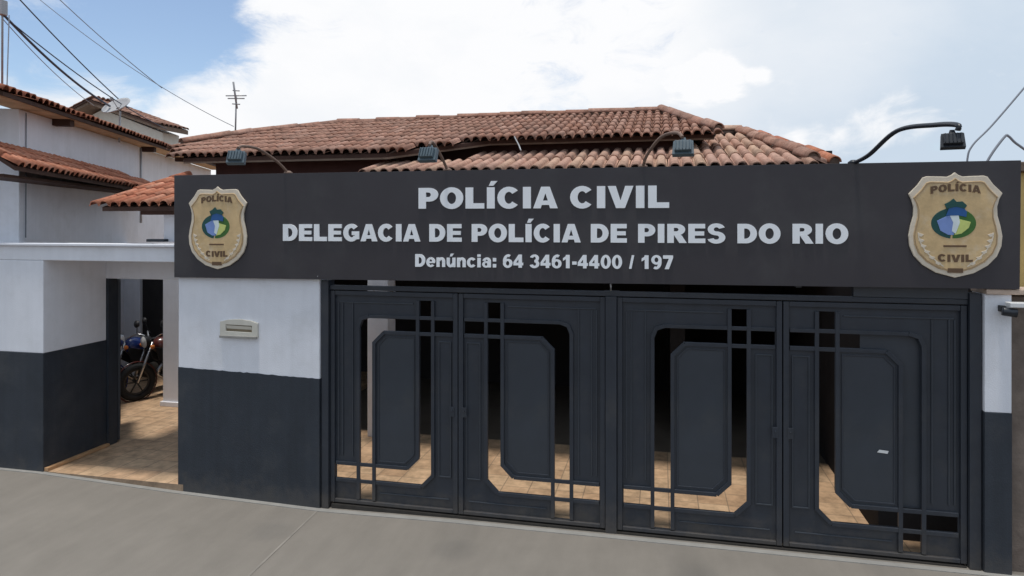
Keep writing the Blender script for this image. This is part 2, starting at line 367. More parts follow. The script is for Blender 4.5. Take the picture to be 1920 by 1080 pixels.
def tile_roof(name, pts, m, parent, pitch=.14, row=.42, amp=.030, jit=.007, eave_dir=None, board=M['wood']):
    """barrel tiles over the planar polygon pts (3D). pts[0]->pts[1] runs along the eave."""
    P = [Vector(p) for p in pts]
    U = (P[1] - P[0]).normalized()
    nrm = Vector((0, 0, 0))
    for i in range(len(P)):
        nrm += P[i].cross(P[(i + 1) % len(P)])
    nrm.normalize()
    if nrm.z < 0: nrm = -nrm
    V = nrm.cross(U).normalized()
    if V.z < 0: V = -V
    P0 = P[0]
    poly = [((p - P0).dot(U), (p - P0).dot(V)) for p in P]
    us = [p[0] for p in poly]; vs = [p[1] for p in poly]
    bm = bmesh.new(); uvl = bm.loops.layers.uv.new('UVMap')
    PR = [(-.5, -.75), (-.42, -.95), (-.37, -.35), (-.30, .42), (-.20, .80), (-.08, .98), (.08, .98), (.20, .80), (.30, .42), (.37, -.35), (.42, -.95), (.5, -.75)]
    S = len(PR) - 1
    i0, i1 = int(math.floor(min(us) / pitch)) - 1, int(math.ceil(max(us) / pitch)) + 1
    j0, j1 = int(math.floor(min(vs) / row)) - 1, int(math.ceil(max(vs) / row)) + 1
    rnd = random.Random(len(name) * 31 + int(abs(P0.x) * 100))
    for i in range(i0, i1):
        for j in range(j0, j1):
            uc, vc = (i + .5) * pitch, (j + .5) * row
            if not any(inside(uc + du * pitch, vc + dv * row, poly) for du, dv in ((0, 0), (.48, 0), (-.48, 0))): continue
            ju, jn, jt = rnd.uniform(-jit, jit) * .6, rnd.uniform(-jit, jit), rnd.uniform(-jit, jit)
            va, vb = j * row - .035, (j + 1) * row
            rows = []
            for v, lift, w in ((va, .016, 1.0), (vb, .004, .93)):
                line = []
                for s, hh in PR:
                    h = amp * hh
                    line.append(bm.verts.new(P0 + U * (uc + ju + s * pitch * w) + V * (v + jt) + nrm * (h + lift + jn * (1 if v == va else .3))))
                rows.append(line)
            lip = [bm.verts.new(vv.co - nrm * .014 + V * .004) for vv in rows[0]]
            key = ((i % 97) + .5, (j % 89) + .5)
            for k in range(S):
                f = bm.faces.new((rows[0][k], rows[0][k + 1], rows[1][k + 1], rows[1][k])); f.smooth = True
                g = bm.faces.new((lip[k], lip[k + 1], rows[0][k + 1], rows[0][k]))
                for ff in (f, g):
                    for lo in ff.loops: lo[uvl].uv = key
    me = bpy.data.meshes.new(name); bm.to_mesh(me); bm.free(); me.materials.append(m)
    o = bpy.data.objects.new(name, me); COL.objects.link(o); o.parent = parent
    cc = sum(P, Vector()) / len(P)
    b = MB().slab([tuple(cc + (p - cc) * .997 - nrm * .045) for p in P], .05).build('roof_boarding', board, o)
    return o

def ridge(name, a, b, m, parent, r=.085, step=.40):
    a, b = Vector(a), Vector(b); L = (b - a).length; d = (b - a) / L
    side = d.cross(Vector((0, 0, 1))).normalized(); up = side.cross(d)
    bm = bmesh.new(); uvl = bm.loops.layers.uv.new('UVMap'); n = max(1, int(L / step)); rnd = random.Random(n)
    for i in range(n):
        s0, s1 = L * i / n - .02, L * (i + 1) / n + .02
        key = (i + .5, n * .37 + .5); j = rnd.uniform(-.012, .012)
        rows = []
        for s, rr in ((s0, r * 1.08), (s1, r * .92)):
            rows.append([bm.verts.new(a + d * s + rr * (math.cos(t) * side + math.sin(t) * up) + up * j) for t in [math.pi * k / 8 for k in range(9)]])
        for k in range(8):
            f = bm.faces.new((rows[0][k], rows[0][k + 1], rows[1][k + 1], rows[1][k])); f.smooth = True
            for lo in f.loops: lo[uvl].uv = key
    me = bpy.data.meshes.new(name); bm.to_mesh(me); bm.free(); me.materials.append(m)
    o = bpy.data.objects.new(name, me); COL.objects.link(o); o.parent = parent
    sm = o.modifiers.new('thick', 'SOLIDIFY'); sm.thickness = .015
    MB().tube([tuple(a - up * r * .25), tuple(b - up * r * .25)], r * .95, 10).build('mortar_bed', M['roof_mortar'], o)
    return o

# ------------------------------------------------------------------ ground
g = MB(); g.box(-600, 600, -600, 600, -.60, -.16); struct(g.build('ground', M['earth']))
g = MB(); g.box(-300, 300, -10.2, -2.75, -.155, -.10); struct(g.build('road', M['asphalt']))
def strip(name, xs, y0, y1, base, m):
    b = MB()
    for (xa, za), (xb, zb) in zip(xs, xs[1:]):
        b.quad((xa, y0, za), (xb, y0, zb), (xb, y1, zb), (xa, y1, za))
        b.quad((xa, y0, base), (xb, y0, base), (xb, y0, zb), (xa, y0, za))
    bmesh.ops.remove_doubles(b.bm, verts=b.bm.verts, dist=1e-4)
    return struct(b.build(name, m))
PROF = [(-60, .12), (-5.6, .115), (-3.8, .05), (-2.0, .012), (-.6, .035), (1.0, .042), (4.0, .048), (60, .05)]
strip('sidewalk', PROF, -2.6, .30, -.2, M['concrete'])
strip('kerb', [(x, z + .002) for x, z in PROF], -2.75, -2.601, -.2, M['mortar'])
strip('wall_fillet', [(x, z + .006) for x, z in PROF if -70 < x], -.055, .01, 0, M['mortar'])
b = MB(); b.quad((-2.07, -.056, .016), (-2.05, -.056, .016), (-1.90, -2.59, .016), (-1.925, -2.59, .016)); struct(b.build('pavement_joint', M['joint']))
g = MB(); g.box(-9.5, -3.70, .004, 8, -.1, .125); g.box(-3.699, 4.5, .13, 2.42, -.1, .062); struct(g.build('courtyard_floor', M['floor']))
g = MB(); g.box(-3.699, 4.5, 2.421, 8, -.1, .058); struct(g.build('garage_shade_floor', M['garage_shade_floor']))  # split off where roof shade begins; the shade is in its colour

# ------------------------------------------------------------------ boundary walls
t = thing('boundary_wall', 'white and dark grey street wall with roofed recess for the side entrance', 'wall', (-5.5, 0, .1))
def P_(o):                                             # parts are written in world metres
    def f(b, name, m, bevel=0.0):
        ob = b.build(name, m, None, bevel); ob.parent = o
        ob.matrix_parent_inverse = Matrix.Translation(-Vector(o.location)) if o.rotation_euler.z == 0 else (Matrix.Translation(o.location) @ Matrix.Rotation(o.rotation_euler.z, 4, 'Z')).inverted()
        return ob
    return f
p = P_(t)
b = MB(); b.box(-11, -5.56, 0.0, .90, 1.49, 2.565); p(b, 'upper_wall', M['white_wall'], .008)
b = MB(); b.box(-11, -5.557, -.004, .90, .0, 1.49); p(b, 'painted_dado', M['grey_dado'], .006)
b = MB(); b.box(-11, -3.775, 0.0, 1.06, 2.567, 2.735); p(b, 'beam', M['white_wall'], .008)
b = MB(); b.box(-11, -3.775, -.045, .10, 2.737, 2.765); p(b, 'coping', M['white_wall'], .005)
b = MB(); b.box(-5.60, -3.70, .90, 1.055, 2.285, 2.566); p(b, 'lintel', M['white_wall'], .006)
b = MB(); b.box(-5.553, -5.50, .006, .895, .128, .165); p(b, 'skirting', M['floor_edge'], .004)
b = MB(); b.box(-5.60, -5.53, .905, 1.05, .125, 2.284); p(b, 'door_jamb', M['grey_dado'])

t = thing('wall_panel', 'white over dark grey wall panel with the letter box, left of the gate', 'wall', (-2.9, 0, .03)); p = P_(t)
b = MB(); b.prism([[(-3.765, 1.385), (-2.065, 1.342), (-2.065, 2.44), (-3.765, 2.44)]], .012, .20); p(b, 'upper_wall', M['white_wall'], .006)
edge = [(-2.064 - 1.702 * k / 40, 1.372 + .043 * k / 40 + random.uniform(-.004, .004)) for k in range(41)]
b = MB(); b.prism([[(-3.766, -.02), (-2.064, -.02)] + edge], .006, .204); p(b, 'painted_dado', M['grey_dado'], .005)
b = MB(); b.box(-3.764, -3.62, .206, 1.05, -.02, 2.42); p(b, 'return_wall', M['white_wall'], .006)
b = MB(); b.tube([(-2.075, -.02, 2.42), (-2.055, -.035, 2.445), (-2.03, -.03, 2.475)], .012, 6); b.box(-2.13, -2.05, -.012, .012, 2.395, 2.425); p(b, 'corner_bracket', M['white_plastic'])

lb = thing('letter_box', 'cream letter box set in the white wall panel', 'letter box', (-3.0, 0, 1.86)); p = P_(lb)
b = MB(); b.prism([[(-3.23, 1.785), (-2.775, 1.775), (-2.775, 1.93), (-2.86, 1.955), (-3.0, 1.968), (-3.14, 1.958), (-3.23, 1.935)], [(-3.16, 1.835), (-3.16, 1.905), (-2.845, 1.900), (-2.845, 1.828)]], -.012, .013); p(b, 'surround', M['cream'], .004)
b = MB(); b.box(-3.165, -2.84, .006, .011, 1.825, 1.905); p(b, 'slot', M['slot'])
b = MB(); b.quad((-3.155, .0, 1.862), (-2.85, .0, 1.857), (-2.85, -.014, 1.893), (-3.155, -.014, 1.90)); p(b, 'flap', M['cream'])
b = MB(); b.box(-3.225, -2.78, -.035, -.010, 1.765, 1.79); p(b, 'ledge', M['mortar'], .004)

t = thing('gate_pillar', 'white and dark grey pillar with stone cap at the right end of the gate', 'pillar', (4.18, 0, .05)); p = P_(t)
b = MB(); b.box(4.085, 4.285, .0, .24, 1.405, 2.40); p(b, 'upper_pillar', M['white_wall'], .006)
b = MB(); b.box(4.083, 4.287, -.004, .243, -.02, 1.405); p(b, 'painted_dado', M['grey_dado'], .005)
b = MB(); b.box(4.085, 4.64, -.03, .27, 2.40, 2.445); p(b, 'stone_cap', M['cap'], .008)
t = thing('security_camera', 'small security camera with white hood near the top of the right pillar', 'camera', (4.27, -.02, 2.28)); p = P_(t)
b = MB(); b.box(4.18, 4.22, -.06, -.001, 2.26, 2.31); p(b, 'wall_bracket', M['black_plastic'], .004)
b = MB(); b.lathe([(0, 0), (.034, 0), (.036, .01), (.036, .10), (0, .10)], (4.175, -.09, 2.27), (.9, -.2, -.1), 16); p(b, 'camera_body', M['lamp_black'])
b = MB(); b.box(4.215, 4.36, -.135, -.04, 2.305, 2.345); p(b, 'hood', M['white_plastic'], .006)

t = thing('neighbour_wall', 'bare brown rendered wall to the right of the gate pillar', 'wall', (5, .1, 0)); p = P_(t)
b = MB(); b.box(4.289, 9, .08, .26, -.05, 2.38); p(b, 'wall_face', M['brown_wall'], .01)
t = thing('yellow_house', 'yellow painted house wall beyond the right end of the sign', 'house', (6, 1, 0)); p = P_(t)
b = MB(); b.box(4.42, 9, .55, 4.5, -.05, 3.46); p(b, 'wall_face', M['yellow'], .01)
b = MB(); b.box(4.38, 9, .48, 4.55, 3.462, 3.55); p(b, 'roof_edge', M['fascia'], .01)

# ------------------------------------------------------------------ lettering (heavy sans capitals, cap height 1)
def arc(cx, cy, rx, ry, a0, a1, n=14):
    return [(cx + rx * math.cos(R(a0 + (a1 - a0) * k / n)), cy + ry * math.sin(R(a0 + (a1 - a0) * k / n))) for k in range(n + 1)]
def ring(cx, cy, rx, ry, tx, ty, a0, a1, n=18):
    return [arc(cx, cy, rx, ry, a0, a1, n) + arc(cx, cy, rx - tx, ry - ty, a1, a0, n)]
def full(cx, cy, rx, ry, tx, ty):
    return [arc(cx, cy, rx, ry, 0, 350, 27), arc(cx, cy, rx - tx, ry - ty, 350, 0, 27)]
def rc(x0, y0, x1, y1): return [[(x0, y0), (x1, y0), (x1, y1), (x0, y1)]]
ACC = [[(.16, 1.07), (.36, 1.07), (.56, 1.29), (.26, 1.29)]]
def bowl(y0, y1, xr): 
    c = (y0 + y1) / 2; ry = (y1 - y0) / 2
    return arc(.56, c, xr - .56, ry, -90, 90)
GL = {
 'A': (1.10, [[[(0, 0), (.34, 0), (.385, .155), (.715, .155), (.76, 0), (1.10, 0), (.74, 1), (.36, 1)], [(.44, .36), (.55, .70), (.66, .36)]]]),
 'C': (1.09, [ring(.55, .5, .53, .52, .33, .24, 40, 320)]),
 'D': (1.09, [[[(.05, 0), (.5, 0)] + arc(.5, .5, .56, .5, -88, 88) + [(.5, 1), (.05, 1)], [(.40, .24), (.40, .76)] + arc(.48, .5, .24, .26, 88, -88)]]),
 'E': (1.0, [[[(.05, 0), (.96, 0), (.96, .235), (.40, .235), (.40, .39), (.90, .39), (.90, .61), (.40, .61), (.40, .765), (.95, .765), (.95, 1), (.05, 1)]]]),
 'G': (1.15, [ring(.57, .5, .54, .52, .33, .24, 42, 322), rc(.60, .36, 1.09, .58), rc(.80, .12, 1.088, .5)]),
 'I': (.50, [rc(.07, 0, .43, 1)]), 'Í': (.50, [rc(.07, 0, .43, 1), ACC]),
 'L': (.95, [[[(.05, 0), (.93, 0), (.93, .25), (.41, .25), (.41, 1), (.05, 1)]]]),
 'O': (1.16, [full(.58, .5, .555, .52, .34, .24)]),
 'P': (1.03, [[[(.05, 0), (.41, 0), (.41, .34), (.56, .34)] + bowl(.34, 1, 1.0)[1:-1] + [(.56, 1), (.05, 1)], [(.41, .56), (.41, .78), (.53, .78)] + arc(.53, .67, .12, .11, 80, -80, 8) + [(.53, .56)]]]),
 'R': (1.10, [[[(.05, 0), (.41, 0), (.41, .40), (.56, .40)] + bowl(.40, 1, 1.02)[1:-1] + [(.56, 1), (.05, 1)], [(.41, .61), (.41, .79), (.54, .79)] + arc(.54, .70, .12, .09, 80, -80, 8) + [(.54, .61)]], [[(.41, .42), (.70, 0), (1.10, 0), (.86, .36), (.72, .48)]]]),
 'S': (1.03, [ring(.51, .715, .46, .31, .32, .205, 18, 268), ring(.50, .292, .48, .318, .33, .21, 92, -162)]),
 'V': (1.10, [[[(0, 1), (.35, 1), (.55, .34), (.75, 1), (1.10, 1), (.74, 0), (.36, 0)]]]),
 'e': (.95, [ring(.475, .37, .45, .39, .29, .165, 2, 318), rc(.16, .30, .90, .43)]),
 'n': (.96, [rc(.05, 0, .36, .74), rc(.60, 0, .91, .45), ring(.52, .40, .39, .36, .30, .19, 0, 160)]),
 'ú': (.96, [rc(.60, 0, .91, .74), rc(.05, .30, .36, .74), ring(.44, .34, .39, .36, .30, .19, 180, 340), [[(x + .2, y - .24) for x, y in ACC[0]]]]),
 'c': (.92, [ring(.47, .37, .45, .39, .29, .18, 38, 322)]),
 'i': (.44, [rc(.06, 0, .38, .74), rc(.06, .82, .38, 1.0)]),
 'a': (.95, [full(.41, .24, .37, .26, .25, .145), rc(.57, 0, .88, .5), ring(.47, .44, .41, .33, .29, .165, 0, 165)]),
 ':': (.44, [rc(.06, 0, .38, .27), rc(.06, .46, .38, .73)]),
 '0': (.95, [full(.475, .5, .45, .52, .30, .19)]),
 '1': (.82, [rc(.33, 0, .67, 1), [[(.335, 1.0), (.335, .68), (.06, .55), (.06, .76), (.28, .88)]]]),
 '3': (.95, [ring(.45, .73, .42, .29, .29, .17, 165, -90), ring(.45, .295, .46, .315, .30, .185, 90, -165)]),
 '4': (.98, [[[(.02, .18), (.50, .18), (.50, 0), (.82, 0), (.82, .18), (.94, .18), (.94, .39), (.82, .39), (.82, 1), (.50, 1), (.02, .43)], [(.27, .39), (.50, .66), (.50, .39)]]]),
 '6': (.95, [full(.475, .33, .45, .35, .29, .17), ring(.51, .50, .48, .52, .30, .19, 60, 190)]),
 '7': (.92, [[[(.04, 1), (.90, 1), (.90, .82), (.54, 0), (.18, 0), (.54, .76), (.04, .76)]]]),
 '9': (.95, [[[(.95 - x, 1 - y) for x, y in lp] for lp in q] for q in (full(.475, .33, .45, .35, .29, .17), ring(.51, .50, .48, .52, .30, .19, 60, 190))]),
 '-': (.46, [rc(.03, .27, .43, .50)]), '/': (.50, [[[(.02, 0), (.24, 0), (.48, 1), (.26, 1)]]]), ' ': (.46, []),
}
def write(mb, text, x0, x1, z0, z1, h, yf, depth=.02, track=.03, T=None, arcc=None):
    """text from x0 to x1, base line from z0 to z1, cap height h, front at yf"""
    W = sum(GL[c][0] + track for c in text); sx = (x1 - x0) / W; x = 0
    for c in text:
        adv, pieces = GL[c]
        for k, loops in enumerate(pieces):
            def f(q, x=x):
                X = x0 + (x + q[0]) * sx; s = (X - x0) / (x1 - x0)
                dz = arcc * (1 - (2 * s - 1) ** 2) if arcc else 0
                return (X, z0 + (z1 - z0) * s + q[1] * h + dz)
            mb.prism([[f(q) for q in lp] for lp in loops], yf - k * .0006, yf + depth, T)
        x += adv + track

# ------------------------------------------------------------------ the fascia sign
YF = -.045
sg = thing('fascia_sign', 'long dark police station sign board with silver lettering above the gate', 'sign', (.28, 0, 2.4)); p = P_(sg)
b = MB(); b.prism([[(-3.775, 2.405), (4.325, 2.45), (4.335, 3.52), (-3.775, 3.52)]], YF, .04); p(b, 'panel', M['sign'], .006)
b = MB()
for x in (-3.6, -.2, 2.6, 4.2): b.box(x, x + .05, .041, .11, 2.42, 3.45)
b.box(-3.7, 4.25, .111, .16, 3.35, 3.40); b.box(-3.7, 4.25, .111, .16, 2.55, 2.60); p(b, 'back_frame', M['gate'])
def words(text, x0, x1, z0, z1, h, track):
    adv = lambda q: sum(GL[c][0] + track for c in q)
    k = (x1 - x0) / adv(text); x = x0
    for w_ in text.split(' '):
        xe = x + adv(w_) * k; f = lambda q: z0 + (z1 - z0) * (q - x0) / (x1 - x0)
        b = MB(); write(b, w_, x, xe, f(x), f(xe), h, YF - .014, .013, track); p(b, 'word', M['letters'])
        x = xe + adv(' ') * k
words('POLÍCIA CIVIL', -.955, 1.505, 3.142, 3.138, .207, .035)
words('DELEGACIA DE POLÍCIA DE PIRES DO RIO', -2.455, 3.02, 2.812, 2.818, .175, .035)
words('Denúncia: 64 3461-4400 / 197', -.985, 1.535, 2.562, 2.575, .126, .05)

HALF = [(0, 0), (22, 22), (50, 36), (90, 33), (180, 30), (205, 40), (240, 100), (297, 170), (277, 215), (264, 275), (266, 345), (284, 425), (296, 505), (290, 585), (262, 665), (205, 738), (120, 798), (0, 836)]
def shield(s, cx, cz, Hh=.89, Ww=.71):
    pr = [(x * Ww / 594 * s, (418 - y) * Hh / 836 * s) for x, y in HALF]
    return [(cx + x, cz + z) for x, z in pr] + [(cx - x, cz + z) for x, z in pr[-2:0:-1]]
def badge(cx, cz):
    bo = MB(); bo.prism([shield(1, cx, cz)], YF - .022, YF - .001)
    rim = p(bo, 'badge', M['badge_rim'], .006)
    pc = lambda bb, nm, mm, bv=0: setattr(bb_ := bb.build(nm, mm, rim, bv), 'matrix_parent_inverse', rim.matrix_parent_inverse.copy()) or bb_
    def pc(bb, nm, mm, bv=0):
        ob = bb.build(nm, mm, rim, bv); return ob
    y = YF - .024
    pc(MB().prism([shield(.90, cx, cz - .004)], y - .004, y + .003), 'badge_face', M['badge_gold'], .003)
    lo, li = shield(.885, cx, cz - .004), shield(.865, cx, cz - .004)
    pc(MB().prism([lo, li[::-1]], y - .007, y - .004), 'inner_line', M['badge_bronze'])
    fx = lambda X: cx + X * .71 / 594
    fz = lambda Y: cz + (418 - Y) * .89 / 836
    E = lambda a, bb, rx, ry, a0=0, a1=345, n=23: [(fx(q[0]), fz(q[1])) for q in arc(a, bb, rx, ry, a0, a1, n)]
    # banner ribbon behind the word at the top
    bb = MB(); write(bb, 'POLÍCIA', fx(-160), fx(160), fz(172), fz(172), .062, y - .009, .006, .05, None, .022); pc(bb, 'badge_word', M['badge_brown'])
    bb = MB(); write(bb, 'CIVIL', fx(-112), fx(112), fz(705), fz(705), .062, y - .009, .006, .05, None, -.006); pc(bb, 'badge_word', M['badge_brown'])
    bb = MB(); bb.box(fx(-48), fx(48), y - .008, y - .002, fz(795), fz(760)); pc(bb, 'badge_bar', M['badge_brown'])
    bb = MB(); bb.box(fx(-75), fx(70), y - .008, y - .002, fz(592), fz(578)); pc(bb, 'badge_bar', M['badge_brown'])
    gx, gz_ = fx, fz
    fx = lambda X: cx + (X - 2) * .98 * .71 / 594
    fz = lambda Y: cz + (418 - (Y - 395) * .98 - 395) * .89 / 836
    # central arms: leafy wreath, split blue and lime field, dark crown of leaves
    bb = MB(); bb.prism([E(-5, 405, 150, 125, 100, 262, 16) + [(fx(-10), fz(405))]], y - .006, y - .002); pc(bb, 'wreath', M['badge_teal'], .002)
    bb = MB(); bb.prism([E(-5, 405, 140, 122, -82, 95, 16) + [(fx(-10), fz(405))]], y - .006, y - .002); pc(bb, 'wreath', M['badge_green'], .002)
    bb = MB(); bb.prism([[(fx(a), fz(c)) for a, c in [(-118, 385), (-60, 350), (-8, 330), (-8, 500), (-45, 498), (-95, 465)]]], y - .009, y - .005); pc(bb, 'arms_field', M['badge_blue'], .002)
    bb = MB(); bb.prism([[(fx(a), fz(c)) for a, c in [(-4, 360), (100, 395), (88, 440), (40, 488), (-4, 500)]]], y - .009, y - .005); pc(bb, 'arms_field', M['badge_lime'], .002)
    bb = MB(); bb.prism([[(fx(a), fz(c)) for a, c in [(-40, 330), (20, 325), (30, 400), (2, 490), (-22, 470), (-14, 400)]]], y - .011, y - .006); pc(bb, 'arms_centre', M['badge_pale'], .002)
    bb = MB(); bb.prism([[(fx(a), fz(c)) for a, c in [(-60, 345), (-42, 285), (0, 262), (55, 280), (75, 315), (70, 355), (20, 342)]]], y - .012, y - .007); pc(bb, 'arms_crest', M['badge_navy'], .002)
    bb = MB(); bb.prism([[(fx(a), fz(c)) for a, c in [(-55, 290), (-70, 250), (-40, 232), (-12, 205), (8, 232), (45, 228), (75, 262), (60, 288), (5, 272)]]], y - .014, y - .008); pc(bb, 'arms_crest', M['badge_teal'], .002)
    fx, fz = gx, gz_
    # side laurels, tone on tone
    for s in (-1, 1):
        bb = MB(); rib = [(s * (236 - k * k * 4.5), 478 + k * 45) for k in range(7)]
        bb.ribbon([(fx(q[0]), fz(q[1])) for q in rib], .010, y - .0065, y - .003)
        for k in range(6):
            a = 480 + k * 45; xx = s * (225 - k * k * 4.5)
            bb.prism([[(fx(xx + s * 9), fz(a)), (fx(xx - s * 26), fz(a + 14)), (fx(xx - s * 8), fz(a + 34)), (fx(xx + s * 14), fz(a + 18))]], y - .007, y - .003)
        pc(bb, 'laurel', M['badge_rim'], .002)
badge(-3.222, 2.948)
badge(3.835, 2.983)

# ------------------------------------------------------------------ gate
GT = 2.29
t = thing('gateway', 'dark steel gateway frame with posts and header rail under the sign', 'gateway', (1, .1, .05)); p = P_(t)
b = MB(); b.box(-2.055, -1.975, .03, .17, -.02, 2.40); p(b, 'post', M['gate'], .005)
b = MB(); b.box(.880, 1.030, .128, .19, -.02, 2.345); p(b, 'post', M['gate'], .005)
b = MB(); b.box(.902, 1.008, .045, .127, -.02, 2.299); p(b, 'post', M['gate'], .005)
b = MB(); b.box(3.985, 4.075, .03, .17, -.02, 2.40); p(b, 'post', M['gate'], .005)
b = MB(); b.box(-1.974, 3.984, .06, .14, 2.30, 2.345); p(b, 'header_rail', M['gate'], .005)
b = MB(); b.box(3.08, 3.984, .055, .10, 2.348, 2.46); p(b, 'cover_plate', M['gate_plate'], .004)
b = MB(); b.tube([(.955, .02, 2.36), (.957, .0, 2.40), (.955, .02, 2.46)], .010, 6); p(b, 'hanger_hook', M['pale_metal'])
b = MB(); b.box(-1.95, 3.97, .05, .15, -.02, .060); p(b, 'floor_track', M['engine'])

def gate_leaf(x, W, mirror, label):
    z0 = .075; H = GT - z0
    o = thing('gate_leaf', label, 'gate', (x, .08, z0), 0, 'leaves of the driveway gate')
    def T(q): return ((W - q[0]) if mirror else q[0], q[1], q[2] - z0)
    a0, a1, c0, c1, e = .235 * W, .335 * W, .705 * W, .795 * W, .962 * W
    t0, t1, tt = 1.885, 2.012, 2.205
    b0, b1, bl = .325, .465, .118
    hole = [(a0, t1 - .10), (a0 + .03, t1 - .03), (a0 + .10, t1), (c0, t1), (c0, tt), (c1, tt), (c1, t1), (e, t1), (e, t0), (c1, t0), (c1, b0 + .11), (c1 - .11, b0), (a1, b0), (a1, bl), (a0, bl), (a0, b0), (.04 * W, b0), (.04 * W, b1), (a0, b1)]
    outer = [(.0, z0), (W, z0), (W, GT), (.0, GT)]
    sh = MB().prism([outer, hole], .020, .032, T).build('sheet', M['gate'], o, .002)
    pl = [(a1, t0 - .12), (a1 + .12, t0), (c0, t0), (c0, b1 + .14), (c0 - .14, b1), (a1, b1)]
    MB().prism([pl], .018, .030, T).build('inner_plate', M['gate_plate'], o, .003)
    # pressed border on the plate
    k = .035; pi = [(a1 + k + .02, t0 - .145), (a1 + .145, t0 - k - .02), (c0 - k - .02, t0 - k - .02), (c0 - k - .02, b1 + .16), (c0 - .16, b1 + k + .02), (a1 + k + .02, b1 + k + .02)]
    MB().loop(pi, .016, .010, .0185, T).build('plate_moulding', M['gate'], o, .003)
    for q, ya, yb in (([(a0 - .018, bl), (a0 - .018, t1 - .09), (a0 + .015, t1 - .008), (a0 + .10, t1 + .021)], -.006, .019),
                      ([(a1 + .018, bl), (a1 + .018, t0 - .128), (a1 + .128, t0 - .018)], -.008, .0175),
                      ([(c0 - .018, tt), (c0 - .018, b1 + .132), (c0 - .132, b1 + .018)], -.008, .0175),
                      ([(c1 + .018, tt), (c1 + .018, b0 + .104), (c1 - .104, b0 - .018)], -.006, .019)):
        MB().ribbon(q, .036, ya, yb, T).build('upright_bar', M['gate'], o, .003)
    for q, ya in (([(a0 + .10, t1 + .018), (e, t1 + .018)], -.003), ([(a1 + .128, t0 - .018), (e, t0 - .018)], -.0035),
                  ([(.04 * W, b1 + .018), (c0 - .132, b1 + .018)], -.0035), ([(.04 * W, b0 - .018), (c1 - .104, b0 - .018)], -.003)):
        MB().ribbon(q, .036, ya, .0165, T).build('cross_bar', M['gate'], o, .003)
    f = MB()
    f.ribbon([(.024, z0), (.024, GT - .0)], .048, -.014, .042, T); f.ribbon([(W - .024, z0), (W - .024, GT)], .048, -.014, .042, T)
    f.box(.05, W - .05, -.012, .040, GT - .045 - z0, GT - z0); f.box(.05, W - .05, -.012, .040, 0, .035)
    f.build('frame', M['gate'], o, .004)
    if not mirror: MB().box(W - .03, W + .045, .043, .049, .0, GT - z0).build('meeting_strip', M['gate'], o)
    s = MB()
    xr0, xr1 = c1 + .075, W - .075
    if xr1 - xr0 > .04:
        s.loop([(xr0, .42), (xr0, 1.80), (xr1, 1.80), (xr1, .42)], .013, .008, .0195, T)
    for xx in (.085, .13, a0 - .085): s.ribbon([(xx, .56), (xx, 2.16)], .013, .008, .0195, T)
    s.ribbon([(.09, 2.17), (c0 - .07, 2.17)], .013, .008, .0195, T)
    s.ribbon([(a1 + .08, .20), (W - .10, .20)], .013, .008, .0195, T)
    s.build('side_moulding', M['gate_plate'], o, .003)
    lk = MB()
    hx = W - .06
    lk.prism([[(hx - .026, 1.05), (hx + .026, 1.05), (hx + .026, 1.15), (hx - .026, 1.15)]], -.020, -.0145, T)
    q = T((hx, -.02, 1.11)); lk.tube([(q[0], -.0205, q[2]), (q[0], -.032, q[2])], .009, 8)
    lk.build('latch', M['gate'], o, .002)
    return o
gate_leaf(-1.970, 1.395, False, 'gate leaf beside the letter box wall panel')
gate_leaf(-.567, 1.465, True, 'gate leaf just left of the centre post')
gate_leaf(1.012, 1.478, False, 'gate leaf just right of the centre post')
L4 = gate_leaf(2.500, 1.480, True, 'gate leaf beside the right pillar with a small white scrap on its plate')
MB().box(.44 * 1.48, .955 * 1.48, .044, .050, .42, 1.955).build('backing_plate', M['gate_plate'], L4)
sc = MB(); sc.quad((.78, .009, .90), (.865, .009, .893), (.875, .009, .918), (.80, .009, .925)); sc.build('paper_scrap', M['white_plastic'], L4)

# ------------------------------------------------------------------ police station building
t = thing('police_station', 'single storey police station with weathered clay tile roofs behind the sign', 'building', (-1, 4, .06)); p = P_(t)
def world_child(o):
    o.matrix_parent_inverse = Matrix.Translation(-Vector(t.location)); return o
zl = lambda y: 3.725 + .238 * (y - 1.9)
zu = lambda y: 4.25 + .272 * (y - 3)
world_child(tile_roof('lower_roof', [(-3.0, 1.62, zl(1.62)), (3.17, 1.62, zl(1.62)), (2.68, 5.0, zl(5)), (1.75, 5.0, zl(5)), (1.75, 3.25, zl(3.25)), (-.6, 3.25, zl(3.25)), (-1.25, 2.75, zl(2.75))], M['tile_low'], t, .150, .80))
world_child(ridge('ridge_cap', (2.66, 5.0, zl(5) + .03), (3.13, 1.9, zl(1.9) + .03), M['tile'], t, .075))
world_child(ridge('ridge_cap', (2.86, 5.0, zl(5) - .02), (3.36, 1.9, zl(1.9) - .02), M['tile_red'], t, .065))
world_child(ridge('ridge_cap', (1.75, 5.0, zl(5) + .03), (2.68, 5.0, zl(5) + .03), M['tile_low'], t, .075))
world_child(tile_roof('side_roof', [(4.1, 5.0, 3.75), (4.1, 1.9, 3.3), (3.2, 1.9, zl(1.9) - .03), (2.74, 5.0, zl(5) - .03)], M['tile'], t, .155, .38))
world_child(tile_roof('lower_roof', [(4.1, 8.0, 3.6), (1.75, 8.0, 3.6), (1.75, 5.03, zl(5)), (2.7, 5.03, zl(5))], M['tile'], t, .155, .38))
world_child(tile_roof('upper_roof', [(-5.30, 1.98, zu(1.98)), (-2.15, 1.98, zu(1.98)), (-.98, 2.95, zu(2.95)), (2.13, 2.95, zu(2.95)), (1.43, 5.5, zu(5.5)), (-4.65, 5.5, zu(5.5)), (-5.7, 4.2, zu(4.2)), (-6.12, 3.0, zu(3.0))], M['tile'], t, .132, .42))
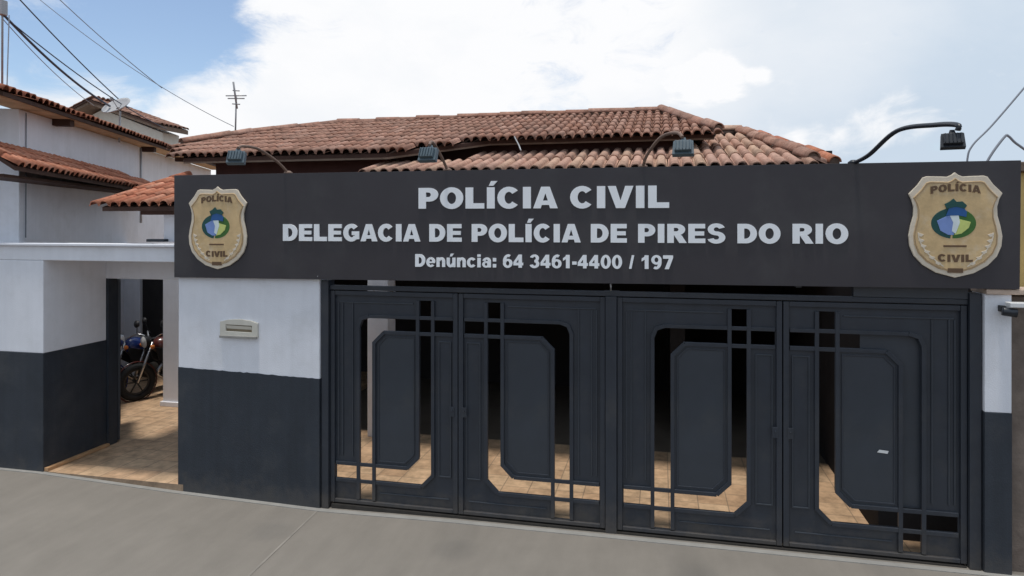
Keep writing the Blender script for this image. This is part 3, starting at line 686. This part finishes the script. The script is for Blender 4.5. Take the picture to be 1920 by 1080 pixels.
world_child(tile_roof('upper_roof', [(1.75, 8, 4.2), (-6.5, 8, 4.2), (-4.65, 5.52, zu(5.5)), (1.43, 5.52, zu(5.5))], M['tile'], t, .150, .36))
world_child(tile_roof('upper_roof', [(2.02, 3.1, 4.20), (1.70, 8, 4.1), (1.42, 5.6, zu(5.5) - .08)], M['tile'], t, .150, .36))
for a_, b_ in [((-4.65, 5.5, 4.92), (1.40, 5.5, 4.95)), ((1.43, 5.5, 4.96), (2.17, 2.93, 4.26)), ((-4.65, 5.5, 4.92), (-5.7, 4.2, zu(4.2) + .03)), ((-5.7, 4.2, zu(4.2) + .03), (-6.12, 3.0, 4.30))]:
    world_child(ridge('ridge_cap', a_, b_, M['tile'], t, .068))
b = MB()
for q, s in (((-5.3, 2.0), (-2.15, 2.0)), ((-2.15, 2.0), (-.98, 2.98)), ((-.98, 2.98), (2.12, 2.98))):
    za, zb = zu(q[1]) - .075, zu(s[1]) - .075
    b.quad((q[0], q[1], za), (s[0], s[1], zb), (s[0], s[1], zb - .05), (q[0], q[1], za - .05))
p(b, 'fascia_board', M['fascia'])
b = MB()
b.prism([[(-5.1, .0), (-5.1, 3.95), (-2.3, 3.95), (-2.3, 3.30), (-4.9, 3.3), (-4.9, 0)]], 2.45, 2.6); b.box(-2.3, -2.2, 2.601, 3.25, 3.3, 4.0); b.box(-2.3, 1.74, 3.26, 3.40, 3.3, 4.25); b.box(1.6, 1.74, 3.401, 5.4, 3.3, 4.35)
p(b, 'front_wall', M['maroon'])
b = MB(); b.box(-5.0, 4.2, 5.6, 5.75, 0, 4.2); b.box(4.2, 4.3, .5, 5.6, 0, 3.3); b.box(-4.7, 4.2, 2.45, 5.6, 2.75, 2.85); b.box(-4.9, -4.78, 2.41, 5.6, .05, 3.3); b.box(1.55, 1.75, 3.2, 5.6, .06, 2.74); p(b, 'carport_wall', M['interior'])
b = MB(); b.box(3.40, 4.19, .46, 5.59, .0, 2.44); p(b, 'added_dark_block', M['interior'])  # made-up block that keeps the view behind the right gate leaf dark
b = MB(); b.box(-2.52, -2.22, 2.16, 2.44, .06, 3.28); p(b, 'carport_pillar', M['white_wall'], .01)
b = MB(); b.box(-2.2, 4.15, 2.17, 2.42, 2.46, 3.30); b.box(-2.2, 4.1, 2.05, 2.15, 3.52, 3.63); p(b, 'roof_and_light_block_beams', M['wood'])  # lower deep beam is added, unseen, to block sky light from the carport

t = thing('entrance_porch', 'small red tiled porch roof on a white post above the side entrance', 'porch', (-4.5, 1, 0)); p = P_(t)
zp = lambda y: 3.235 + .30 * (y - .45)
o = tile_roof('porch_roof', [(-5.2, .45, zp(.45)), (-3.83, .45, zp(.45)), (-3.83, 1.15, zp(1.15)), (-4.6, 1.5, zp(1.5)), (-5.32, 1.95, zp(1.95)), (-5.28, 1.5, zp(1.5))], M['tile_red'], t, .14, .34); o.matrix_parent_inverse = Matrix.Translation(-Vector(t.location))
b = MB(); b.box(-4.62, -3.9, .80, 1.0, 2.766, 3.20); p(b, 'porch_post', M['white_wall'], .008)
b = MB(); b.box(-4.78, -3.85, .60, .74, 3.10, 3.21); p(b, 'porch_beam', M['wood'], .005)
b = MB(); b.box(-4.80, -4.55, .72, .82, 2.767, 2.80); p(b, 'sill', M['grey_dado'])

# ------------------------------------------------------------------ white house on the left
HO = Vector((-6.804, .525, 0)); HD = Vector((-.396, .918, 0)); HN = Vector((.918, .396, 0))
def H(s, n, z): q = HO + HD * s + HN * n; return (q.x, q.y, z)
t = thing('white_house', 'tall white neighbouring house with two orange tiled eaves at the left edge', 'house', (-8, 3, 0)); p = P_(t)
back = Matrix.Translation(-Vector(t.location))
b = MB(); b.bm.faces.ensure_lookup_table()
def hbox(b, s0, s1, n0, n1, z0, z1):
    v = [b.bm.verts.new(H(s, n, z)) for s in (s0, s1) for n in (n0, n1) for z in (z0, z1)]
    for f in ((0, 1, 3, 2), (4, 6, 7, 5), (0, 4, 5, 1), (2, 3, 7, 6), (0, 2, 6, 4), (1, 5, 7, 3)): b.bm.faces.new([v[i] for i in f])
hbox(b, .45, 4.85, -5, 0, .1, 4.53); p(b, 'side_wall', M['white_wall'], .008)
b = MB(); hbox(b, 4.85, 11, -5, -.12, .1, 4.535); p(b, 'side_wall', M['white_wall'], .008)
b = MB(); hbox(b, -.6, 11.0, -.10, .26, 4.535, 4.60); p(b, 'tan_eave', M['tan_fascia'], .006)
o = tile_roof('upper_roof', [H(11, .34, 4.62), H(-.6, .34, 4.62), H(-.6, -2.2, 5.28), H(11, -2.2, 5.28)], M['tile_red'], t, .16, .36); o.matrix_parent_inverse = back
for s_ in (1.35, 5.0, 7.2):
    b = MB(); hbox(b, s_, s_ + .14, .0, .24, 4.44, 4.534); p(b, 'rafter_end', M['wood'])
o = tile_roof('lower_roof', [H(4.5, .50, 3.64), H(-.9, .62, 3.70), H(-.9, .0, 4.14), H(4.75, .0, 3.80)], M['tile_red'], t, .15, .22); o.matrix_parent_inverse = back
b = MB(); hbox(b, -.8, 4.4, .02, .44, 3.54, 3.575); p(b, 'soffit', M['wood'])
b = MB(); b.tube([H(4.9, .03, 3.0), H(4.9, .03, 4.5)], .022, 8); p(b, 'downpipe', M['pale_metal'])
b = MB(); b.tube([H(.60, .01, 2.8), H(.61, .01, 4.5)], .007, 6); p(b, 'wall_conduit', M['cable_grey'])

t = thing('gabled_house', 'distant pale gable with brown tile edges rising behind the white house', 'house', (-14.5, 11, 0)); p = P_(t)
back = Matrix.Translation(-Vector(t.location))
b = MB(); b.prism([[(-15.9, 0), (-13.25, 0), (-13.25, 5.72), (-15.4, 6.50), (-15.9, 6.30)]], 11.0, 11.7, None); p(b, 'gable_wall', M['cream'])
b = MB(); b.prism([[(-15.45, 6.74), (-12.95, 5.88), (-12.95, 5.74), (-15.45, 6.58)]], 10.55, 11.75); b.prism([[(-15.5, 6.74), (-16.3, 6.40), (-16.3, 6.26), (-15.5, 6.58)]], 10.55, 11.75); p(b, 'roof_edge', M['fascia'], .02)
o = tile_roof('gable_roof', [(-12.95, 10.5, 5.92), (-12.95, 11.75, 5.92), (-15.45, 11.75, 6.78), (-15.45, 10.5, 6.78)], M['tile'], t, .18, .36); o.matrix_parent_inverse = back
o = tile_roof('gable_roof', [(-16.3, 11.75, 6.44), (-16.3, 10.5, 6.44), (-15.45, 10.5, 6.78), (-15.45, 11.75, 6.78)], M['tile'], t, .18, .36); o.matrix_parent_inverse = back

t = thing('low_white_house', 'white back wall with a dark doorway seen through the side entrance', 'house', (-8, 4.4, 0)); p = P_(t)
b = MB(); b.prism([[(-10, .1), (-8.08, .1), (-8.08, 2.3), (-7.20, 2.3), (-7.20, .1), (-4.95, .1), (-4.95, 2.62), (-10, 2.62)]], 4.3, 4.45); p(b, 'back_wall', M['white_wall'], .008)
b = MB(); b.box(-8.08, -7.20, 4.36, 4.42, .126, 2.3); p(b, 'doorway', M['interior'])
t = thing('passage_pillar', 'slim white pillar inside the side entrance passage', 'pillar', (-6.1, 2.75, .12)); p = P_(t)
b = MB(); b.box(-6.22, -5.93, 2.68, 2.95, .125, 2.62); p(b, 'shaft', M['white_wall'], .012)
b = MB(); b.box(-6.25, -5.90, 2.65, 2.98, .126, .20); p(b, 'base', M['white_wall'], .008)

t = thing('side_gate', 'dark pedestrian gate standing open inside the side entrance', 'gate', (-5.555, 1.065, .13), R(132.3)); 
MB().box(.0, .85, -.02, .02, .02, 2.12).build('leaf', M['gate'], t, .004)
fr = MB()
for x0_, x1_ in ((0, .05), (.80, .85)): fr.box(x0_, x1_, -.035, .035, .02, 2.13)
fr.box(.051, .799, -.034, .034, .02, .09); fr.box(.051, .799, -.034, .034, 1.0, 1.05); fr.box(.051, .799, -.034, .034, 2.07, 2.125); fr.build('frame', M['gate'], t, .003)
MB().tube([(.74, -.02, 1.0), (.74, -.06, 1.0), (.74, -.06, 1.14), (.74, -.02, 1.14)], .009, 8).build('handle', M['lamp_black'], t)

# ------------------------------------------------------------------ gooseneck sign lamps
def lamp(base, path, head, yaw, tilt, label, dark):
    o = thing('sign_lamp', label, 'lamp', base, 0, 'gooseneck lamps along the top of the sign')
    B = Vector(base); loc = [Vector(q) - B for q in path]
    armm = M['lamp_black'] if dark else M['rust_metal']
    MB().tube(smooth_path(loc, 8), .018 if dark else .014, 8).build('arm', armm, o)
    MB().lathe([(.0, 0), (.045, 0), (.045, .012), (.02, .03), (0, .03)], (0, 0, -.002), (0, 0, 1), 14).build('base_plate', armm, o)
    hm = M['lamp_black'] if dark else M['lamp_grey']
    h = MB(); h.prism([[(-.11, -.085), (.11, -.085), (.10, .075), (-.10, .075)]], -.03, .035); h.box(-.085, .085, -.075, -.031, -.06, .055)
    for k in range(5): h.box(-.075 + k * .034, -.067 + k * .034, -.092, -.0755, -.055, .05)
    ho = h.build('lamp_head', hm, o, .006)
    ho.scale = (.66,) * 3 if dark else (.76,) * 3
    ho.location = Vector(head) - B; ho.rotation_euler = (R(tilt), 0, R(yaw))
    MB().prism([[(-.092, -.068), (.092, -.068), (.084, .06), (-.084, .06)]], .0355, .041).build('lamp_glass', M['lamp_glass'], ho)
    MB().prism([[(-.035, .076), (.035, .076), (.02, .125), (-.02, .125)]], -.01, .02).build('bracket', hm, ho)
lamp((-2.42, .0, 3.522), [(-2.42, 0, 3.522), (-2.44, -.15, 3.62), (-2.43, -.5, 3.72), (-2.40, -.8, 3.72), (-2.39, -.9, 3.69)], (-2.39, -.92, 3.60), 12, -25, 'sign lamp on the pale curved pipe above the left badge', False)
lamp((-.66, .0, 3.522), [(-.66, 0, 3.522), (-.66, -.15, 3.62), (-.62, -.5, 3.72), (-.55, -.8, 3.71), (-.53, -.9, 3.67)], (-.53, -.92, 3.585), -8, -25, 'sign lamp hanging over the space left of the top line of lettering', False)
lamp((1.253, .0, 3.522), [(1.253, 0, 3.522), (1.30, -.2, 3.62), (1.42, -.5, 3.735), (1.54, -.8, 3.73), (1.585, -.9, 3.68)], (1.59, -.92, 3.59), -5, -25, 'sign lamp hanging over the end of the word CIVIL', False)
lamp((3.065, .0, 3.524), [(3.065, 0, 3.524), (3.12, -.25, 3.57), (3.22, -.62, 3.72), (3.33, -1.05, 3.70), (3.365, -1.32, 3.66), (3.36, -1.34, 3.62)], (3.345, -1.30, 3.555), -14, -22, 'large black sign lamp on a long arched arm against the sky, above the right badge', True)

# ------------------------------------------------------------------ roof antenna, dish, mast and cables
t = thing('roof_antenna', 'thin grey cross shaped television antenna on the left end of the station roof', 'antenna', (-6.03, 4.3, 4.6)); p = P_(t)
b = MB(); b.tube([(-6.07, 4.3, 4.55), (-6.05, 4.3, 5.28)], .014, 6); p(b, 'mast', M['pale_metal'])
b = MB(); b.tube([(-6.00, 4.25, 5.05), (-5.97, 4.1, 5.50)], .018, 6); p(b, 'boom', M['pale_metal'])
b = MB()
for z_, w_ in ((5.22, .16), (5.27, .20), (5.12, .07), (5.36, .06)): b.tube([(-5.99 - w_, 4.2, z_ + .01), (-5.99 + w_, 4.22, z_)], .011, 6)
p(b, 'element', M['pale_metal'])

t = thing('satellite_dish', 'grey mesh satellite dish on a short pole over the white house eave', 'satellite dish', (-8.1, 3.82, 4.5)); p = P_(t)
b = MB(); b.tube([(-8.10, 3.83, 4.45), (-8.08, 3.83, 5.02)], .016, 8); p(b, 'pole', M['pale_metal'])
ax = Vector((-.04, -.64, .745)).normalized()
b = MB(); b.lathe([(.25 * k / 8, .20 * (k / 8) ** 2 * .35) for k in range(1, 9)] + [(.25 * k / 8, .20 * (k / 8) ** 2 * .35 - .012) for k in range(8, 0, -1)], Vector((-8.10, 3.80, 5.06)), ax, 28); p(b, 'reflector', M['dish'])
b = MB(); c0 = Vector((-8.10, 3.80, 5.06)); b.tube([c0, c0 + ax * .17], .007, 6); b.lathe([(0, 0), (.03, 0), (.03, .06), (0, .06)], c0 + ax * .16, ax, 10); p(b, 'feed_arm', M['pale_metal'])

t = thing('service_mast', 'grey metal wire mast rising from the white house roof at the left edge', 'mast', (-7.3, .95, 4.6)); p = P_(t)
b = MB(); b.tube([(-7.265, .94, 4.6), (-7.255, .94, 7.2)], .013, 8); p(b, 'pole', M['pale_metal'])
b = MB(); b.box(-7.29, -7.20, .88, .97, 5.80, 6.0); p(b, 'junction_box', M['pale_metal'], .01)
b = MB(); b.tube([(-7.45, .94, 6.1), (-7.1, .94, 6.1)], .018, 6); b.lathe([(0, 0), (.03, 0), (.04, .05), (.02, .09), (0, .1)], (-7.15, .94, 6.1), (0, 0, 1), 10); b.lathe([(0, 0), (.03, 0), (.04, .05), (.02, .09), (0, .1)], (-7.4, .94, 6.1), (0, 0, 1), 10); p(b, 'insulator_arm', M['lamp_grey'])

def cable(a, b, sag, r, label, m, cat='cable', group='overhead cables at the left'):
    A, B = Vector(a), Vector(b)
    pts = [A.lerp(B, k / 20) - Vector((0, 0, sag * 4 * (k / 20) * (1 - k / 20))) for k in range(21)]
    o = MB().tube(pts, r, 6).build('overhead_cable', m)
    return tag(o, label, cat, group)
cable((-7.25, .94, 5.82), (-8.25, 3.78, 5.10), .10, .018, 'thick dark cable bundle from the mast down to the satellite dish', M['cable'])
cable((-7.25, .94, 5.80), (-8.6, 5.6, 4.95), .12, .009, 'dark cable hugging the underside of the thick bundle', M['cable'])
cable((-7.55, 1.3, 6.30), (-8.65, 4.7, 5.20), .05, .010, 'straight dark wire running just above the thick bundle towards the dish', M['cable'])
cable((-8.75, 2.6, 6.85), (-6.1, 4.3, 4.74), .16, .006, 'thin wire reaching the foot of the roof antenna', M['cable_grey'])
cable((-8.3, 2.7, 6.75), (-7.6, 4.3, 5.50), .04, .007, 'thin grey wire nearest the big blue patch of sky', M['cable_grey'])
cable((-7.25, .94, 5.75), (-9.2, 4.4, 5.25), .08, .006, 'faint thin wire from the mast to the house roof, below all the others', M['cable_grey'])
cable((-7.16, .95, 5.80), (-6.93, .72, 4.64), .0, .007, 'thin vertical drop wire beside the mast', M['cable_grey'])
def cable_pts(pts, r, label, m, group):
    return tag(MB().tube(smooth_path(pts, 10), r, 6).build('overhead_cable', m), label, 'cable', group)
cable_pts([(6.55, 4.0, 5.25), (6.207, 3.931, 4.822), (5.785, 3.838, 4.318), (5.53, 3.78, 4.05), (5.46, 3.767, 3.85), (5.45, 3.767, 3.4)], .012, 'curved grey cable dropping behind the right end of the sign', M['cable_grey'], 'cables at the right')
cable_pts([(5.62, 3.82, 3.6), (5.76, 3.83, 3.9), (5.95, 3.877, 4.16), (6.0, 3.88, 4.17), (6.12, 3.91, 4.06), (6.4, 3.97, 3.9), (6.9, 4.0, 3.8)], .016, 'peaked bent grey cable at the right edge above the yellow house', M['cable_grey'], 'cables at the right')
tag(MB().tube([(-.607, 2.82, 4.24), (-.45, 2.45, 4.05), (-.37, 2.2, 3.95)], .010, 6).build('roof_stay', M['pale_metal']), 'thin pale stay rod between the upper eave and the lower roof', 'rod')

# ------------------------------------------------------------------ motorcycles in the passage
def motorcycle(loc, rz, paint, label, fairing):
    o = thing('motorcycle', label, 'motorcycle', loc, rz, 'motorcycles parked in the passage')
    for xx in (-.62, .64):
        w = MB().torus((xx, 0, .30), (0, 1, 0), .25, .052).build('wheel', M['tyre'], o)
        rm = MB().torus((xx, 0, .30), (0, 1, 0), .195, .016, 24, 8)
        for k in range(6):
            a = k * math.pi / 3; rm.tube([(xx, 0, .30), (xx + .19 * math.cos(a), 0, .30 + .19 * math.sin(a))], .012, 6)
        rm.tube([(xx, -.06, .30), (xx, .06, .30)], .03, 10); rm.build('rim', M['engine'], w)
    fk = MB()
    for s in (-.075, .075): fk.tube([(.66, s, .30), (.42, s, .92)], .022, 8)
    fk.build('fork', M['chrome'], o)
    MB().torus((.64, 0, .30), (0, 1, 0), .325, .012, 24, 6).build('fender', paint, o)
    fb = MB(); fb.tube(smooth_path([(.42, 0, .85), (.2, 0, .62), (.05, 0, .32), (-.25, 0, .32), (-.4, 0, .62), (.1, 0, .72), (.42, 0, .82)], 5), .024, 8); fb.tube([(-.62, .07, .30), (-.2, .09, .36)], .02, 8); fb.tube([(-.62, -.07, .30), (-.2, -.09, .36)], .02, 8); fb.tube([(-.62, .1, .33), (-.48, .1, .70)], .022, 8); fb.tube([(-.62, -.1, .33), (-.48, -.1, .70)], .022, 8); fb.build('frame', M['engine'], o)
    en = MB(); en.lathe([(0, -.14), (.12, -.14), (.15, -.08), (.15, .08), (.12, .14), (0, .14)], (-.05, 0, .40), (0, 1, 0), 16)
    for k in range(6): en.box(.03, .19, -.09, .09, .46 + k * .035, .48 + k * .035)
    en.box(.05, .17, -.07, .07, .44, .67); en.build('engine', M['engine'], o)
    tk = MB(); tk.lathe([(0, -.22), (.07, -.2), (.125, -.08), (.14, .06), (.11, .19), (.04, .24), (0, .25)], (.14, 0, .83), (1, 0, .18), 18); tk.build('fuel_tank', paint, o)
    for sy in (-1, 1): MB().prism([[(-.42, .50), (.12, .48), (.34, .62), (.40, .84), (.18, .78), (-.12, .74), (-.40, .74)]], sy * .10, sy * .125).build('side_panel', M['black_plastic'], o, .012)
    st = MB(); st.prism([[(-.78, .80), (-.60, .76), (-.1, .76), (-.02, .84), (-.2, .83), (-.45, .86), (-.70, .90), (-.80, .88)]], -.11, .11); st.build('seat', M['black_plastic'], o, .03)
    tl = MB(); tl.prism([[(-.95, .84), (-.60, .66), (-.35, .70), (-.42, .77), (-.78, .80)]], -.09, .09); tl.build('tail_panel', paint, o, .02)
    hb = MB(); hb.tube(smooth_path([(.26, -.36, 1.02), (.34, -.24, 1.06), (.40, -.08, .98), (.40, .08, .98), (.34, .24, 1.06), (.26, .36, 1.02)], 6), .013, 8); hb.build('handlebar', M['chrome'], o)
    for s in (-1, 1):
        MB().tube([(.25, s * .37, 1.02), (.30, s * .28, 1.045)], .019, 8).build('grip', M['black_plastic'], o)
        mr = MB(); mr.tube([(.33, s * .24, 1.06), (.36, s * .28, 1.20)], .007, 6); mr.lathe([(0, 0), (.055, 0), (.06, .02), (0, .035)], (.36, s * .29, 1.23), (1, 0, .1), 14); mr.build('mirror', M['black_plastic'], o)
        MB().lathe([(0, -.03), (.03, -.02), (.035, .02), (0, .04)], (.47, s * .17, .86), (1, 0, 0), 10).build('indicator', M['orange'], o)
    hl = MB(); hl.lathe([(0, -.09), (.07, -.08), (.10, 0), (.10, .03)], (.50, 0, .93), (1, 0, -.1), 18); hl = hl.build('headlight', paint if fairing else M['black_plastic'], o)
    MB().lathe([(.098, .028), (.07, .045), (0, .055)], (.50, 0, .93), (1, 0, -.1), 18).build('lens', M['white_plastic'], hl)
    if fairing:
        MB().prism([[(.40, .78), (.54, .82), (.58, .90), (.50, 1.02), (.42, 1.06), (.40, .95)]], -.075, .075).build('front_fairing', M['white_plastic'], o, .03)
    MB().tube(smooth_path([(.16, -.08, .52), (.26, -.1, .36), (.05, -.13, .24), (-.35, -.15, .28), (-.85, -.17, .40)], 6), .035, 10).build('exhaust', M['chrome'], o)
motorcycle((-7.10, 3.30, .127), R(-100), M['blue_paint'], 'blue motorcycle with white front parked nearest the passage gate', True)
motorcycle((-6.62, 3.45, .127), R(-112), M['red_paint'], 'dark red and black motorcycle beside the passage pillar', False)
